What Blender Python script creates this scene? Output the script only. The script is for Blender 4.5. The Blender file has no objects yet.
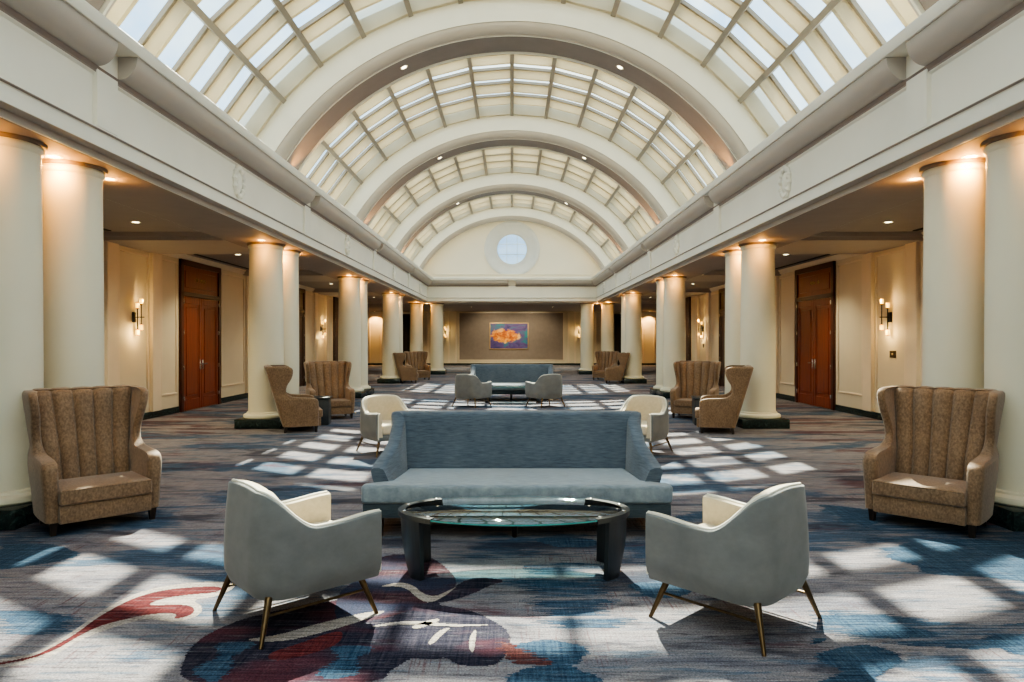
import bpy, bmesh, math, random
from mathutils import Vector, Matrix
random.seed(7)
PI = math.pi
scene = bpy.context.scene
C = scene.collection

# ------------------------------------------------------------------ materials
def new_mat(name):
    m = bpy.data.materials.new(name); m.use_nodes = True
    nt = m.node_tree; b = nt.nodes['Principled BSDF']
    return m, nt, b

def N(nt, kind, **kw):
    n = nt.nodes.new(kind)
    for k, v in kw.items():
        setattr(n, k, v)
    return n

def coords(nt, scale=(1, 1, 1), loc=(0, 0, 0), rot=(0, 0, 0)):
    tc = N(nt, 'ShaderNodeTexCoord'); mp = N(nt, 'ShaderNodeMapping')
    mp.inputs['Scale'].default_value = scale
    mp.inputs['Location'].default_value = loc
    mp.inputs['Rotation'].default_value = rot
    nt.links.new(tc.outputs['Object'], mp.inputs['Vector'])
    return mp.outputs['Vector']

def noise(nt, vec, scale=1.0, detail=3.0, rough=.55, dist=0.0):
    n = N(nt, 'ShaderNodeTexNoise')
    n.inputs['Scale'].default_value = scale; n.inputs['Detail'].default_value = detail
    n.inputs['Roughness'].default_value = rough; n.inputs['Distortion'].default_value = dist
    nt.links.new(vec, n.inputs['Vector'])
    return n.outputs['Fac']

def ramp(nt, fac, stops, interp='LINEAR'):
    r = N(nt, 'ShaderNodeValToRGB'); r.color_ramp.interpolation = interp
    el = r.color_ramp.elements
    while len(el) < len(stops): el.new(.5)
    for e, (p, c) in zip(el, stops):
        e.position = p
        e.color = (c, c, c, 1) if isinstance(c, (int, float)) else (*c, 1)
    nt.links.new(fac, r.inputs['Fac'])
    return r.outputs['Color']

def mix(nt, fac, a, b, mode='MIX'):
    m = N(nt, 'ShaderNodeMixRGB', blend_type=mode)
    for s, v in ((0, fac), (1, a), (2, b)):
        if isinstance(v, (int, float)): m.inputs[s].default_value = v
        elif isinstance(v, tuple): m.inputs[s].default_value = (*v, 1)
        else: nt.links.new(v, m.inputs[s])
    return m.outputs[0]

def bump(nt, b, h, strength=.3, dist=.01):
    n = N(nt, 'ShaderNodeBump'); n.inputs['Strength'].default_value = strength; n.inputs['Distance'].default_value = dist
    nt.links.new(h, n.inputs['Height']); nt.links.new(n.outputs[0], b.inputs['Normal'])

def plain(name, col, rough=.6, metal=0.0, var=.08, sc=3.0, spec=.4, bmp=0, bsc=60):
    m, nt, b = new_mat(name)
    v = coords(nt)
    f = noise(nt, v, sc, 3)
    lo = tuple(c * (1 - var) for c in col); hi = tuple(min(1, c * (1 + var)) for c in col)
    nt.links.new(ramp(nt, f, [(.3, lo), (.7, hi)]), b.inputs['Base Color'])
    b.inputs['Roughness'].default_value = rough; b.inputs['Metallic'].default_value = metal
    b.inputs['Specular IOR Level'].default_value = spec
    if bmp: bump(nt, b, noise(nt, v, bsc, 3), bmp, .01)
    return m

def fabric(name, dark, light, sc=(6, 6, 40), rough=.85, sheen=.25, nsc=1.0, lo=.3, hi=.7):
    m, nt, b = new_mat(name)
    v = coords(nt, sc)
    f = noise(nt, v, nsc, 5, .65)
    f2 = noise(nt, coords(nt, (1, 1, 1)), 3.0, 2)
    c = mix(nt, .25, ramp(nt, f, [(lo, dark), (hi, light)]), ramp(nt, f2, [(.3, dark), (.7, light)]))
    nt.links.new(c, b.inputs['Base Color'])
    b.inputs['Roughness'].default_value = rough
    b.inputs['Specular IOR Level'].default_value = .2
    b.inputs['Sheen Weight'].default_value = sheen
    bump(nt, b, f, .25, .004)
    return m

def emit(name, col, strength):
    m, nt, b = new_mat(name)
    b.inputs['Base Color'].default_value = (*col, 1)
    b.inputs['Emission Color'].default_value = (*col, 1); b.inputs['Emission Strength'].default_value = strength
    f = noise(nt, coords(nt), 8); nt.links.new(ramp(nt, f, [(.2, tuple(c * .9 for c in col)), (.8, col)]), b.inputs['Emission Color'])
    return m

def glass_pane(name, tint=(.96, .98, 1.0), refl=.06):
    m = bpy.data.materials.new(name); m.use_nodes = True; nt = m.node_tree
    nt.nodes.clear()
    out = N(nt, 'ShaderNodeOutputMaterial'); tr = N(nt, 'ShaderNodeBsdfTransparent'); gl = N(nt, 'ShaderNodeBsdfGlossy'); mx = N(nt, 'ShaderNodeMixShader')
    tr.inputs[0].default_value = (*tint, 1); gl.inputs['Roughness'].default_value = .02
    f = noise(nt, coords(nt), 2.0); r = ramp(nt, f, [(.2, refl * .8), (.8, refl * 1.2)])
    nt.links.new(r, mx.inputs[0]); nt.links.new(tr.outputs[0], mx.inputs[1]); nt.links.new(gl.outputs[0], mx.inputs[2])
    nt.links.new(mx.outputs[0], out.inputs[0])
    return m

def table_glass_mat():
    m = bpy.data.materials.new('table glass'); m.use_nodes = True; nt = m.node_tree
    nt.nodes.clear()
    out = N(nt, 'ShaderNodeOutputMaterial'); tr = N(nt, 'ShaderNodeBsdfTransparent'); gl = N(nt, 'ShaderNodeBsdfGlossy'); mx = N(nt, 'ShaderNodeMixShader')
    tr.inputs[0].default_value = (.62, .80, .80, 1); gl.inputs['Roughness'].default_value = .015
    fr = N(nt, 'ShaderNodeFresnel'); fr.inputs[0].default_value = 1.9
    nt.links.new(fr.outputs[0], mx.inputs[0]); nt.links.new(tr.outputs[0], mx.inputs[1]); nt.links.new(gl.outputs[0], mx.inputs[2])
    nt.links.new(mx.outputs[0], out.inputs[0])
    return m

def wood(name, dark, light, rough=.35, axis='z'):
    m, nt, b = new_mat(name)
    s = {'z': (14, 14, .9), 'x': (.9, 14, 14), 'y': (14, .9, 14)}[axis]
    f = noise(nt, coords(nt, s), 1.6, 5, .6, 1.2)
    nt.links.new(ramp(nt, f, [(.25, dark), (.75, light)]), b.inputs['Base Color'])
    b.inputs['Roughness'].default_value = rough
    return m

M = {}
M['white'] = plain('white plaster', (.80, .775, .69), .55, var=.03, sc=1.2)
M['cornice'] = plain('cornice grey and cove shade', (.46, .415, .375), .4, var=.04, sc=1.2)
M['bed'] = plain('moulding shadow', (.25, .20, .18), .5, var=.04)  # dark tone standing in for the shadow lines along the mouldings
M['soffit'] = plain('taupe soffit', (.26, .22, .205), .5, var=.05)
def fin_mat():
    m = bpy.data.materials.new('cream louvre'); m.use_nodes = True; nt = m.node_tree; nt.nodes.clear()
    out = N(nt, 'ShaderNodeOutputMaterial'); d = N(nt, 'ShaderNodeBsdfDiffuse'); t = N(nt, 'ShaderNodeBsdfTranslucent'); mx = N(nt, 'ShaderNodeMixShader')
    c = ramp(nt, noise(nt, coords(nt), 1.5), [(.3, (.74, .655, .49)), (.7, (.80, .715, .55))])
    nt.links.new(c, d.inputs[0]); nt.links.new(c, t.inputs[0]); mx.inputs[0].default_value = .35
    nt.links.new(d.outputs[0], mx.inputs[1]); nt.links.new(t.outputs[0], mx.inputs[2]); nt.links.new(mx.outputs[0], out.inputs[0])
    return m
M['cream_fin'] = fin_mat()
M['mullion'] = plain('taupe mullion', (.36, .31, .25), .5, var=.05)
M['lunette'] = plain('cream lunette plaster', (.80, .73, .60), .6, var=.03, sc=.6)
M['column'] = plain('cream column plaster', (.78, .735, .585), .5, var=.03, sc=.8, spec=.3)
M['cap'] = plain('dark column cap', (.20, .15, .11), .5, var=.05)  # dark brown for the abacus ring above the cream capital
M['wall'] = plain('beige wallcovering', (.66, .585, .455), .6, var=.04, sc=1.0)
M['mould'] = plain('beige moulding', (.72, .62, .49), .5, var=.03)
M['ceil'] = plain('aisle ceiling paint', (.27, .235, .22), .7, var=.04)
M['greywall'] = plain('taupe grasscloth', (.25, .205, .18), .8, var=.06, sc=4)
M['bronze'] = plain('aged brass', (.15, .105, .06), .38, 1.0, var=.25, sc=20)
M['blackmetal'] = plain('black metal', (.02, .018, .016), .4, .6, var=.2)
M['brass'] = plain('polished brass', (.70, .52, .28), .25, 1.0, var=.1)
M['chrome'] = plain('satin nickel', (.7, .68, .64), .25, 1.0, var=.05)
M['darkleg'] = wood('espresso wood', (.012, .008, .006), (.035, .022, .015), .35)
M['table'] = wood('blackened oak', (.010, .012, .016), (.028, .031, .038), .35)
M['door'] = wood('mahogany', (.125, .019, .008), (.27, .054, .021), .3)
M['doorframe'] = wood('dark mahogany', (.035, .007, .004), (.08, .017, .007), .3)
M['darkdoor'] = wood('dark walnut', (.02, .008, .005), (.05, .02, .012), .4)
M['slate'] = plain('slate side table', (.035, .04, .045), .45, var=.2, sc=10)
M['grey_suede'] = fabric('grey suede', (.145, .149, .150), (.215, .219, .217), (5, 5, 7), .9, .3)
M['cream_fab'] = fabric('cream upholstery', (.58, .49, .35), (.70, .60, .45), (30, 30, 30), .8, .2)
M['piping'] = fabric('ivory piping', (.70, .66, .56), (.82, .78, .68), (30, 30, 30), .6, .1)
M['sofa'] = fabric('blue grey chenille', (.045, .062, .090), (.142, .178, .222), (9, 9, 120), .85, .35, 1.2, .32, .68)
M['sofa_shaded'] = fabric('blue grey chenille shaded', (.030, .043, .055), (.085, .11, .128), (9, 9, 120), .85, .35, 1.2, .32, .68)  # same chenille darkened, the shade at the base put into its colour
M['sofa_lit'] = fabric('blue grey chenille lit', (.165, .20, .235), (.34, .39, .43), (9, 60, 9), .85, .35, 1.2, .32, .68)  # same chenille lightened, the daylight on the seat put into its colour
M['leather'] = fabric('mottled brown velvet', (.130, .078, .045), (.345, .225, .140), (60, 60, 40), .62, .3, 1.0, .34, .66)
M['glass'] = glass_pane('skylight glass')
M['winglass'] = glass_pane('round window glass', (.42, .50, .60), .05)
M['tglass'] = table_glass_mat()
M['tedge'] = plain('green glass edge', (.05, .30, .30), .15, var=.1)
M['bulb'] = emit('warm lamp glass', (1.0, .52, .10), 4.0)
M['lens'] = emit('downlight lens', (1.0, .85, .62), 9.0)
M['trimring'] = plain('downlight ring', (.72, .66, .58), .4)
M['void'] = plain('dark slot', (.012, .011, .01), .8)

def marble():
    m, nt, b = new_mat('dark green marble')
    f = noise(nt, coords(nt), 9, 8, .7, 2.0)
    nt.links.new(ramp(nt, f, [(.3, (.006, .010, .011)), (.55, (.016, .030, .029)), (.68, (.05, .085, .078))]), b.inputs['Base Color'])
    b.inputs['Roughness'].default_value = .22
    return m
M['marble'] = marble()

def carpet(name, kind):
    m, nt, b = new_mat(name)
    streak = noise(nt, coords(nt, (2.2, 75, 1)), 1.0, 3, .7)
    streak2 = noise(nt, coords(nt, (1.1, 30, 1), (3, 9, 0)), 1.0, 4, .7)
    diag = noise(nt, coords(nt, (60, 3, 1), (0, 0, 0), (0, 0, .5)), 1.0, 3, .65)
    weave = noise(nt, coords(nt, (95, 95, 1)), 1.0, 3, .7)
    if kind == 'ground':
        n1 = noise(nt, coords(nt, (.8, 3.6, 1)), 1.0, 6, .65, .5)
        n1 = mix(nt, .25, n1, streak2)
        c = ramp(nt, n1, [(.34, (.080, .082, .110)), (.44, (.170, .162, .185)), (.54, (.225, .205, .215)), (.64, (.13, .135, .165)), (.74, (.29, .265, .26))])
        # pink-brown thread streaks
        mk = mix(nt, 1.0, ramp(nt, diag, [(.54, 0.0), (.66, .75)]), ramp(nt, noise(nt, coords(nt, (.5, 1.2, 1), (2, 9, 0)), 1.0, 3), [(.45, 0.0), (.6, 1.0)]), 'MULTIPLY')
        c = mix(nt, mk, c, (.12, .05, .058))
        # indigo pools with ragged woven edges
        n2 = noise(nt, coords(nt, (.42, 1.05, 1), (1.7, 6.4, 0)), 1.0, 5, .6, .6)
        soft = mix(nt, .22, n2, streak2)
        c = mix(nt, ramp(nt, soft, [(.515, 0.0), (.555, .9)]), c, mix(nt, ramp(nt, streak, [(.35, 0.0), (.7, 1.0)]), (.020, .042, .085), (.065, .115, .175)))
        # wine coloured pools, mostly towards the aisles
        n3 = noise(nt, coords(nt, (.45, 1.5, 1), (11.2, 7.7, 0)), 1.0, 5, .6, .8)
        soft3 = mix(nt, .22, n3, streak)
        tc = N(nt, 'ShaderNodeTexCoord'); sp = N(nt, 'ShaderNodeSeparateXYZ'); nt.links.new(tc.outputs['Object'], sp.inputs[0])
        ab = N(nt, 'ShaderNodeMath', operation='ABSOLUTE'); nt.links.new(sp.outputs[0], ab.inputs[0])
        ai = N(nt, 'ShaderNodeMapRange'); ai.inputs[1].default_value = 3.4; ai.inputs[2].default_value = 5.0; ai.inputs[3].default_value = -.03; ai.inputs[4].default_value = .05
        nt.links.new(ab.outputs[0], ai.inputs[0])
        ad = N(nt, 'ShaderNodeMath', operation='ADD'); nt.links.new(soft3, ad.inputs[0]); nt.links.new(ai.outputs[0], ad.inputs[1])
        c = mix(nt, ramp(nt, ad.outputs[0], [(.575, 0.0), (.62, .8)]), c, mix(nt, ramp(nt, streak2, [(.4, 0.0), (.65, 1.0)]), (.045, .014, .022), (.12, .038, .045)))
        # fine broken dashes and pale blue weft
        n5 = noise(nt, coords(nt, (1.3, 11, 1), (5, 2, 0)), 1.0, 5, .7)
        c = mix(nt, ramp(nt, n5, [(.55, 0.0), (.62, .65)]), c, (.055, .095, .145))
        n6 = noise(nt, coords(nt, (3.5, 42, 1), (1, 8, 0)), 1.0, 4, .75)
        c = mix(nt, ramp(nt, n6, [(.56, 0.0), (.62, .7)]), c, (.045, .035, .05))
        c = mix(nt, ramp(nt, n6, [(.34, .55), (.42, 0.0)]), c, (.34, .31, .31))
        # dark charcoal pools
        n4 = noise(nt, coords(nt, (.55, 2.1, 1), (-6.2, 3.3, 0)), 1.0, 5, .6, .6)
        c = mix(nt, ramp(nt, mix(nt, .2, n4, streak), [(.555, 0.0), (.60, .75)]), c, (.026, .026, .040))
    else:
        cols = {'red': ((.060, .010, .014), (.15, .034, .034)), 'navy': ((.010, .011, .024), (.055, .048, .068)),
                'plum': ((.030, .013, .020), (.095, .045, .055)), 'blue': ((.016, .036, .072), (.065, .115, .17)),
                'pale': ((.26, .225, .205), (.40, .35, .32)), 'mixed': ((.02, .042, .08), (.06, .10, .15)), 'rust': ((.060, .020, .024), (.15, .060, .052))}[kind]
        f = mix(nt, .5, streak, diag)
        c = ramp(nt, f, [(.40, cols[0]), (.66, cols[1])])
        n3 = noise(nt, coords(nt, (1.4, 3.0, 1)), 1.0, 3)
        if kind == 'mixed':
            nz = mix(nt, .35, noise(nt, coords(nt, (1.0, 7, 1), (3, 3, 0)), 1.0, 5, .7), streak2)
            c = mix(nt, ramp(nt, nz, [(.50, 0.0), (.60, 1.0)]), c, (.21, .19, .20))
        n9 = noise(nt, coords(nt, (3.5, 42, 1), (1, 8, 0)), 1.0, 4, .75)
        c = mix(nt, ramp(nt, n9, [(.55, 0.0), (.62, .55)]), c, (.012, .013, .022))
        c = mix(nt, ramp(nt, n9, [(.34, .45), (.43, 0.0)]), c, (.20, .20, .22))
        if kind == 'navy': c = mix(nt, ramp(nt, n3, [(.5, 0.0), (.62, .6)]), c, (.11, .03, .04))
        if kind == 'plum': c = mix(nt, ramp(nt, n3, [(.45, 0.0), (.6, .8)]), c, (.024, .036, .07))
    c = mix(nt, .55, c, mix(nt, 1.0, c, ramp(nt, streak, [(.3, .40), (.7, 1.7)]), 'MULTIPLY'))
    c = mix(nt, .55, c, mix(nt, 1.0, c, ramp(nt, weave, [(.35, .30), (.65, 1.7)]), 'MULTIPLY'))
    nt.links.new(c, b.inputs['Base Color'])
    b.inputs['Roughness'].default_value = .95; b.inputs['Specular IOR Level'].default_value = .1
    bump(nt, b, weave, .3, .004)
    return m

def painting_mat():
    m, nt, b = new_mat('abstract canvas')
    n1 = noise(nt, coords(nt, (1.3, 1, 2.4)), 1.0, 5, .6, .8)
    c = ramp(nt, n1, [(.32, (.03, .03, .16)), (.48, (.12, .07, .24)), (.6, (.04, .16, .26)), (.72, (.02, .26, .25))])
    tc = N(nt, 'ShaderNodeTexCoord'); mp = N(nt, 'ShaderNodeMapping')
    nt.links.new(tc.outputs['Object'], mp.inputs[0])
    mp.inputs['Location'].default_value = (.20, 0, -.10); mp.inputs['Rotation'].default_value = (0, .32, 0); mp.inputs['Scale'].default_value = (.80, 0, 1.75)
    dn = N(nt, 'ShaderNodeVectorMath', operation='LENGTH'); nt.links.new(mp.outputs[0], dn.inputs[0])
    n2 = noise(nt, coords(nt, (1.9, 1, 2.9), (.3, 0, .4)), 1.0, 6, .7, .6)
    s = N(nt, 'ShaderNodeMath', operation='MULTIPLY_ADD'); nt.links.new(n2, s.inputs[0]); s.inputs[1].default_value = -1.35
    nt.links.new(dn.outputs['Value'], s.inputs[2])
    msk = ramp(nt, s.outputs[0], [(-.0, 1.0), (.12, 0.0)])
    cl = ramp(nt, n2, [(.36, (.25, .05, .03)), (.46, (.62, .14, .02)), (.56, (.85, .36, .06)), (.68, (.90, .66, .34))])
    nt.links.new(mix(nt, msk, c, cl), b.inputs['Base Color'])
    b.inputs['Roughness'].default_value = .5
    return m
M['painting'] = painting_mat()

# ------------------------------------------------------------------ mesh helpers
def obj(name, bm, mat, parent=None, smooth=40):
    me = bpy.data.meshes.new(name)
    bmesh.ops.recalc_face_normals(bm, faces=bm.faces)
    bm.to_mesh(me); bm.free()
    for mm in (mat if isinstance(mat, (list, tuple)) else [mat]): me.materials.append(mm)
    if smooth:
        for p in me.polygons: p.use_smooth = True
        me.set_sharp_from_angle(angle=math.radians(smooth))
    o = bpy.data.objects.new(name, me); C.objects.link(o)
    if parent: o.parent = parent
    return o

def tag(o, label, cat=None, group=None, kind=None):
    o['label'] = label
    if cat: o['category'] = cat
    if group: o['group'] = group
    if kind: o['kind'] = kind
    return o

def struct(name, bm, mat, label, cat, smooth=40):
    return tag(obj(name, bm, mat, None, smooth), label, cat, None, 'structure')

def thing(name, label, cat, loc=(0, 0, 0), rz=0, group=None):
    o = bpy.data.objects.new(name, None); C.objects.link(o)
    o.empty_display_size = .1
    o.location = loc; o.rotation_euler = (0, 0, rz)
    return tag(o, label, cat, group)

def copy_thing(root, loc, rz, label):
    r = root.copy(); C.objects.link(r); r.location = loc; r.rotation_euler = (0, 0, rz); r['label'] = label
    for ch in list(root.children):
        c = ch.copy(); C.objects.link(c); c.parent = r
        for g in list(ch.children):
            d = g.copy(); C.objects.link(d); d.parent = c
    return r

def box(bm, x0, x1, y0, y1, z0, z1, bev=0, seg=2, mi=0):
    vs = [bm.verts.new((x, y, z)) for x in (x0, x1) for y in (y0, y1) for z in (z0, z1)]
    fs = [bm.faces.new([vs[i] for i in q]) for q in ((0, 1, 3, 2), (4, 6, 7, 5), (0, 4, 5, 1), (2, 3, 7, 6), (0, 2, 6, 4), (1, 5, 7, 3))]
    for f in fs: f.material_index = mi
    if bev:
        es = set(e for f in fs for e in f.edges)
        bmesh.ops.bevel(bm, geom=list(es), offset=bev, segments=seg, affect='EDGES', profile=.5)
    return bm

def loft(bm, rings, close=True, caps=True, mi=0):
    R = [[bm.verts.new(p) for p in r] for r in rings]
    n = len(R[0])
    for a, b in zip(R, R[1:]):
        for i in range(n if close else n - 1):
            j = (i + 1) % n
            try:
                f = bm.faces.new((a[i], a[j], b[j], b[i])); f.material_index = mi
            except ValueError: pass
    if caps and close:
        for r in (R[0], R[-1]):
            try:
                f = bm.faces.new(r); f.material_index = mi
            except ValueError: pass
    return R

def lathe(bm, prof, n=48, cx=0, cy=0):
    rings = [[(cx + r * math.cos(2 * PI * k / n), cy + r * math.sin(2 * PI * k / n), z) for k in range(n)] for r, z in prof]
    loft(bm, rings)
    return bm

def tube(bm, pts, r, n=10, r1=None, caps=True):
    pts = [Vector(p) for p in pts]
    rings = []
    up = Vector((0, 0, 1))
    for i, p in enumerate(pts):
        t = (pts[min(i + 1, len(pts) - 1)] - pts[max(i - 1, 0)]).normalized()
        a = t.cross(up)
        if a.length < 1e-3: a = t.cross(Vector((0, 1, 0)))
        a.normalize(); b = a.cross(t).normalized()
        rr = r if r1 is None else r + (r1 - r) * i / (len(pts) - 1)
        rings.append([p + a * rr * math.cos(2 * PI * k / n) + b * rr * math.sin(2 * PI * k / n) for k in range(n)])
    loft(bm, rings, True, caps)
    return bm

def prism(bm, poly, z0, z1, bev=0, seg=3):
    lo = [bm.verts.new((x, y, z0)) for x, y in poly]; hi = [bm.verts.new((x, y, z1)) for x, y in poly]
    n = len(poly); fs = []
    for i in range(n):
        j = (i + 1) % n; fs.append(bm.faces.new((lo[i], lo[j], hi[j], hi[i])))
    fs.append(bm.faces.new(lo)); fs.append(bm.faces.new(hi))
    if bev:
        bmesh.ops.bevel(bm, geom=list(set(e for f in fs for e in f.edges)), offset=bev, segments=seg, affect='EDGES', profile=.5)
    return bm

def B(): return bmesh.new()
def sm(t): t = max(0, min(1, t)); return t * t * (3 - 2 * t)
def interp(tab, x):
    if x <= tab[0][0]: return tab[0][1]
    for (a, va), (b, vb) in zip(tab, tab[1:]):
        if x <= b: return va + (vb - va) * (x - a) / (b - a)
    return tab[-1][1]

# ------------------------------------------------------------------ building dimensions (metres, eye at the origin, nave runs along +Y)
BAY = 6.6
P = [.13 + BAY * k for k in range(0, 6)]         # P[1]..P[4] column pairs, P[5] end
ZC = 2.34                                          # centre height of the vault
R_SOF, R_COVE, R_V = 5.035, 5.225, 5.93
ENDY = 32.45; FX = 4.01
COLX = 4.63; WALLX = 7.47; CEILZ = 3.56; BEAMZ = 3.42
REAR = -7.0; HALLY = 45.5; HALLX = 12.0

# ---- floor with its woven figures
def px(x, y, z=0.0):
    d = 682.7 * 1.6 / (y - 341); return ((x - 512) * d / 682.7, d)
fl = B()
vs = [fl.verts.new(p) for p in ((-HALLX, REAR, 0), (HALLX, REAR, 0), (HALLX, HALLY, 0), (-HALLX, HALLY, 0))]
fl.faces.new(vs)
def figure(pts, mi, lift):
    """woven figure: filled weft row by weft row, so its outline steps like a loom pattern"""
    amp = {4: .035, 6: .07, 7: .16, 2: .012, 3: .012}.get(mi, .004)
    row = .009
    y = math.floor(min(p[1] for p in pts) / row) * row; top = max(p[1] for p in pts)
    while y < top:
        ym = y + row / 2; xs = []
        for i in range(len(pts)):
            (xa, ya), (xb, yb) = pts[i], pts[(i + 1) % len(pts)]
            if (ya <= ym) != (yb <= ym): xs.append(xa + (xb - xa) * (ym - ya) / (yb - ya))
        xs.sort(); rnd = random.Random(int(y / row) * 13 + mi)
        for xa, xb in zip(xs[::2], xs[1::2]):
            w_ = .05 * math.sin(ym * 19 + xa) if mi in (4, 7) else 0
            xa += amp * (rnd.random() - .5) + w_; xb += amp * (rnd.random() - .5) - w_ * .6
            if xb - xa > .004:
                f = fl.faces.new([fl.verts.new(q) for q in ((xa, y, lift), (xb, y, lift), (xb, y + row, lift), (xa, y + row, lift))]); f.material_index = mi
        y += row
def smooth_poly(pts, it=2):
    for _ in range(it):
        out = []
        for i in range(len(pts)):
            a, b = pts[i], pts[(i + 1) % len(pts)]
            out.append((a[0] * .75 + b[0] * .25, a[1] * .75 + b[1] * .25)); out.append((a[0] * .25 + b[0] * .75, a[1] * .25 + b[1] * .75))
        pts = out
    return pts
Z1 = lambda q: [px(x / 2.938, 450 + y / 2.938) for x, y in q]
Z2 = lambda q: [px(340 + x / 2.938, 450 + y / 2.938) for x, y in q]
Z3 = lambda q: [px(684 + x / 2.938, 450 + y / 2.938) for x, y in q]
# figures: red tendril, dark blossom, indigo leaves
figure(smooth_poly(Z1([(-40, 622), (60, 606), (120, 592), (222, 530), (285, 480), (400, 418), (520, 393), (665, 384), (700, 400), (640, 432), (560, 440), (600, 462), (580, 492), (505, 508), (440, 495), (360, 512), (245, 552), (130, 622), (-40, 646)])), 5, .0012)
figure(smooth_poly(Z1([(-40, 632), (60, 616), (120, 600), (225, 540), (290, 490), (400, 430), (520, 405), (660, 400), (640, 420), (560, 425), (480, 436), (425, 458), (500, 455), (555, 456), (575, 470), (560, 488), (505, 500), (525, 480), (440, 482), (360, 500), (300, 515), (245, 540), (130, 608), (-40, 640)])), 1, .0024)
figure(smooth_poly(Z1([(590, 325), (640, 315), (720, 318), (740, 332), (660, 345), (600, 342)])), 4, .0012)
figure(smooth_poly(Z1([(-30, 285), (80, 275), (180, 280), (240, 300), (180, 330), (60, 345), (-30, 355)])), 4, .0012)
# blossom ground under the left armchair, the chair's shadow painted into its navy
figure(smooth_poly(Z1([(540, 600), (600, 545), (700, 500), (820, 470), (1000, 440), (1120, 415), (1300, 430), (1320, 560), (1150, 640), (1120, 690), (520, 700)])), 2, .0010)
figure(smooth_poly(Z1([(600, 610), (650, 570), (740, 560), (730, 590), (660, 640), (640, 690), (600, 690)])), 4, .0022)
figure(smooth_poly(Z1([(780, 600), (880, 570), (960, 540), (1010, 530), (1000, 570), (900, 605), (800, 625)])), 1, .0022)
figure(smooth_poly(Z1([(700, 560), (820, 545), (900, 520), (1060, 480), (1150, 470), (1060, 505), (920, 545), (820, 566)])), 5, .0024)
# blossom
figure(smooth_poly(Z2([(110, 310), (230, 305), (295, 328), (352, 388), (318, 425), (262, 446), (200, 476), (110, 500), (-20, 520), (-10, 420), (70, 370)])), 3, .0020)
figure(smooth_poly(Z2([(330, 405), (385, 376), (440, 376), (490, 386), (440, 398), (400, 420), (315, 448), (262, 450)])), 2, .0026)
figure(smooth_poly(Z2([(100, 530), (150, 508), (225, 490), (205, 465), (240, 448), (335, 463), (402, 478), (445, 500), (495, 530), (500, 572), (480, 615), (445, 638), (340, 634), (310, 608), (280, 618), (195, 612), (178, 590), (190, 568), (118, 562)])), 2, .0026)
figure(smooth_poly(Z2([(470, 560), (500, 572), (565, 598), (630, 634), (530, 632), (480, 608)])), 6, .0032)
for q in ([(205, 520), (280, 496), (300, 502), (225, 530)], [(255, 570), (290, 532), (330, 520), (300, 545), (270, 575)], [(380, 590), (378, 555), (402, 522), (398, 560), (392, 600)],
          [(100, 405), (200, 385), (262, 440), (330, 410), (350, 398), (285, 448), (240, 450), (190, 400)], [(60, 525), (200, 500), (330, 515), (470, 515), (330, 522), (200, 512)]):
    figure(smooth_poly(Z2(q)), 5, .0040)
figure(smooth_poly(Z2([(510, 610), (530, 575), (575, 556), (645, 558), (725, 590), (722, 622), (690, 642), (760, 668), (740, 700), (520, 700), (520, 640), (600, 632)])), 4, .0018)
figure(smooth_poly(Z2([(845, 410), (870, 392), (960, 385), (1050, 380), (1060, 420), (960, 438), (880, 432)])), 4, .0018)
figure(smooth_poly(Z2([(570, 262), (640, 256), (740, 262), (780, 280), (700, 288), (600, 284)])), 4, .0018)
figure(smooth_poly(Z2([(-40, 585), (60, 572), (100, 590), (60, 620), (40, 660), (-40, 680)])), 4, .0018)
# right hand indigo
figure(smooth_poly(Z3([(610, 292), (690, 268), (800, 262), (900, 262), (1060, 280), (1060, 398), (960, 385), (860, 372), (740, 368), (690, 345), (620, 332)])), 4, .0018)
figure(smooth_poly(Z3([(420, 185), (560, 205), (700, 215), (860, 225), (1060, 240), (1060, 290), (900, 275), (700, 290), (620, 330), (560, 290), (520, 240)])), 7, .0014)
figure(smooth_poly(Z3([(380, 470), (520, 470), (700, 500), (860, 520), (1060, 500), (1060, 560), (900, 590), (700, 580), (520, 560), (380, 520)])), 7, .0012)
figure(smooth_poly(Z2([(545, 350), (640, 330), (760, 335), (830, 365), (740, 395), (800, 430), (760, 470), (870, 510), (720, 530), (560, 500), (600, 440), (520, 400)])), 7, .0012)
figure(smooth_poly(Z3([(-40, 190), (80, 175), (140, 215), (40, 250), (-60, 240)])), 7, .0012)
figure(smooth_poly(Z1([(-40, 480), (60, 470), (160, 480), (240, 500), (200, 540), (80, 545), (-40, 530)])), 7, .0010)
figure(smooth_poly(Z3([(395, 615), (450, 578), (560, 568), (640, 615), (610, 660), (480, 700), (390, 700), (445, 648)])), 4, .0018)
figure(smooth_poly(Z3([(350, 555), (420, 548), (440, 562), (390, 574), (345, 570)])), 4, .0018)
figure(smooth_poly(Z3([(380, 480), (480, 488), (640, 520), (760, 540), (620, 560), (500, 545), (520, 520), (380, 505)])), 4, .0018)
figure(smooth_poly(Z3([(840, 560), (960, 540), (1060, 545), (1060, 610), (960, 600)])), 4, .0018)
figure(smooth_poly(Z3([(380, 160), (470, 165), (580, 180), (560, 230), (480, 215), (430, 190)])), 4, .0018)
floor = struct('floor', fl, [carpet('woven carpet', 'ground'), carpet('carpet wine red', 'red'), carpet('carpet navy', 'navy'), carpet('carpet plum', 'plum'),
                             carpet('carpet indigo', 'blue'), carpet('carpet ivory', 'pale'), carpet('carpet rust', 'rust'), carpet('carpet indigo weft', 'mixed')],
               'patterned carpet in greige, indigo and wine red across the whole hall', 'floor', 0)

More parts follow.
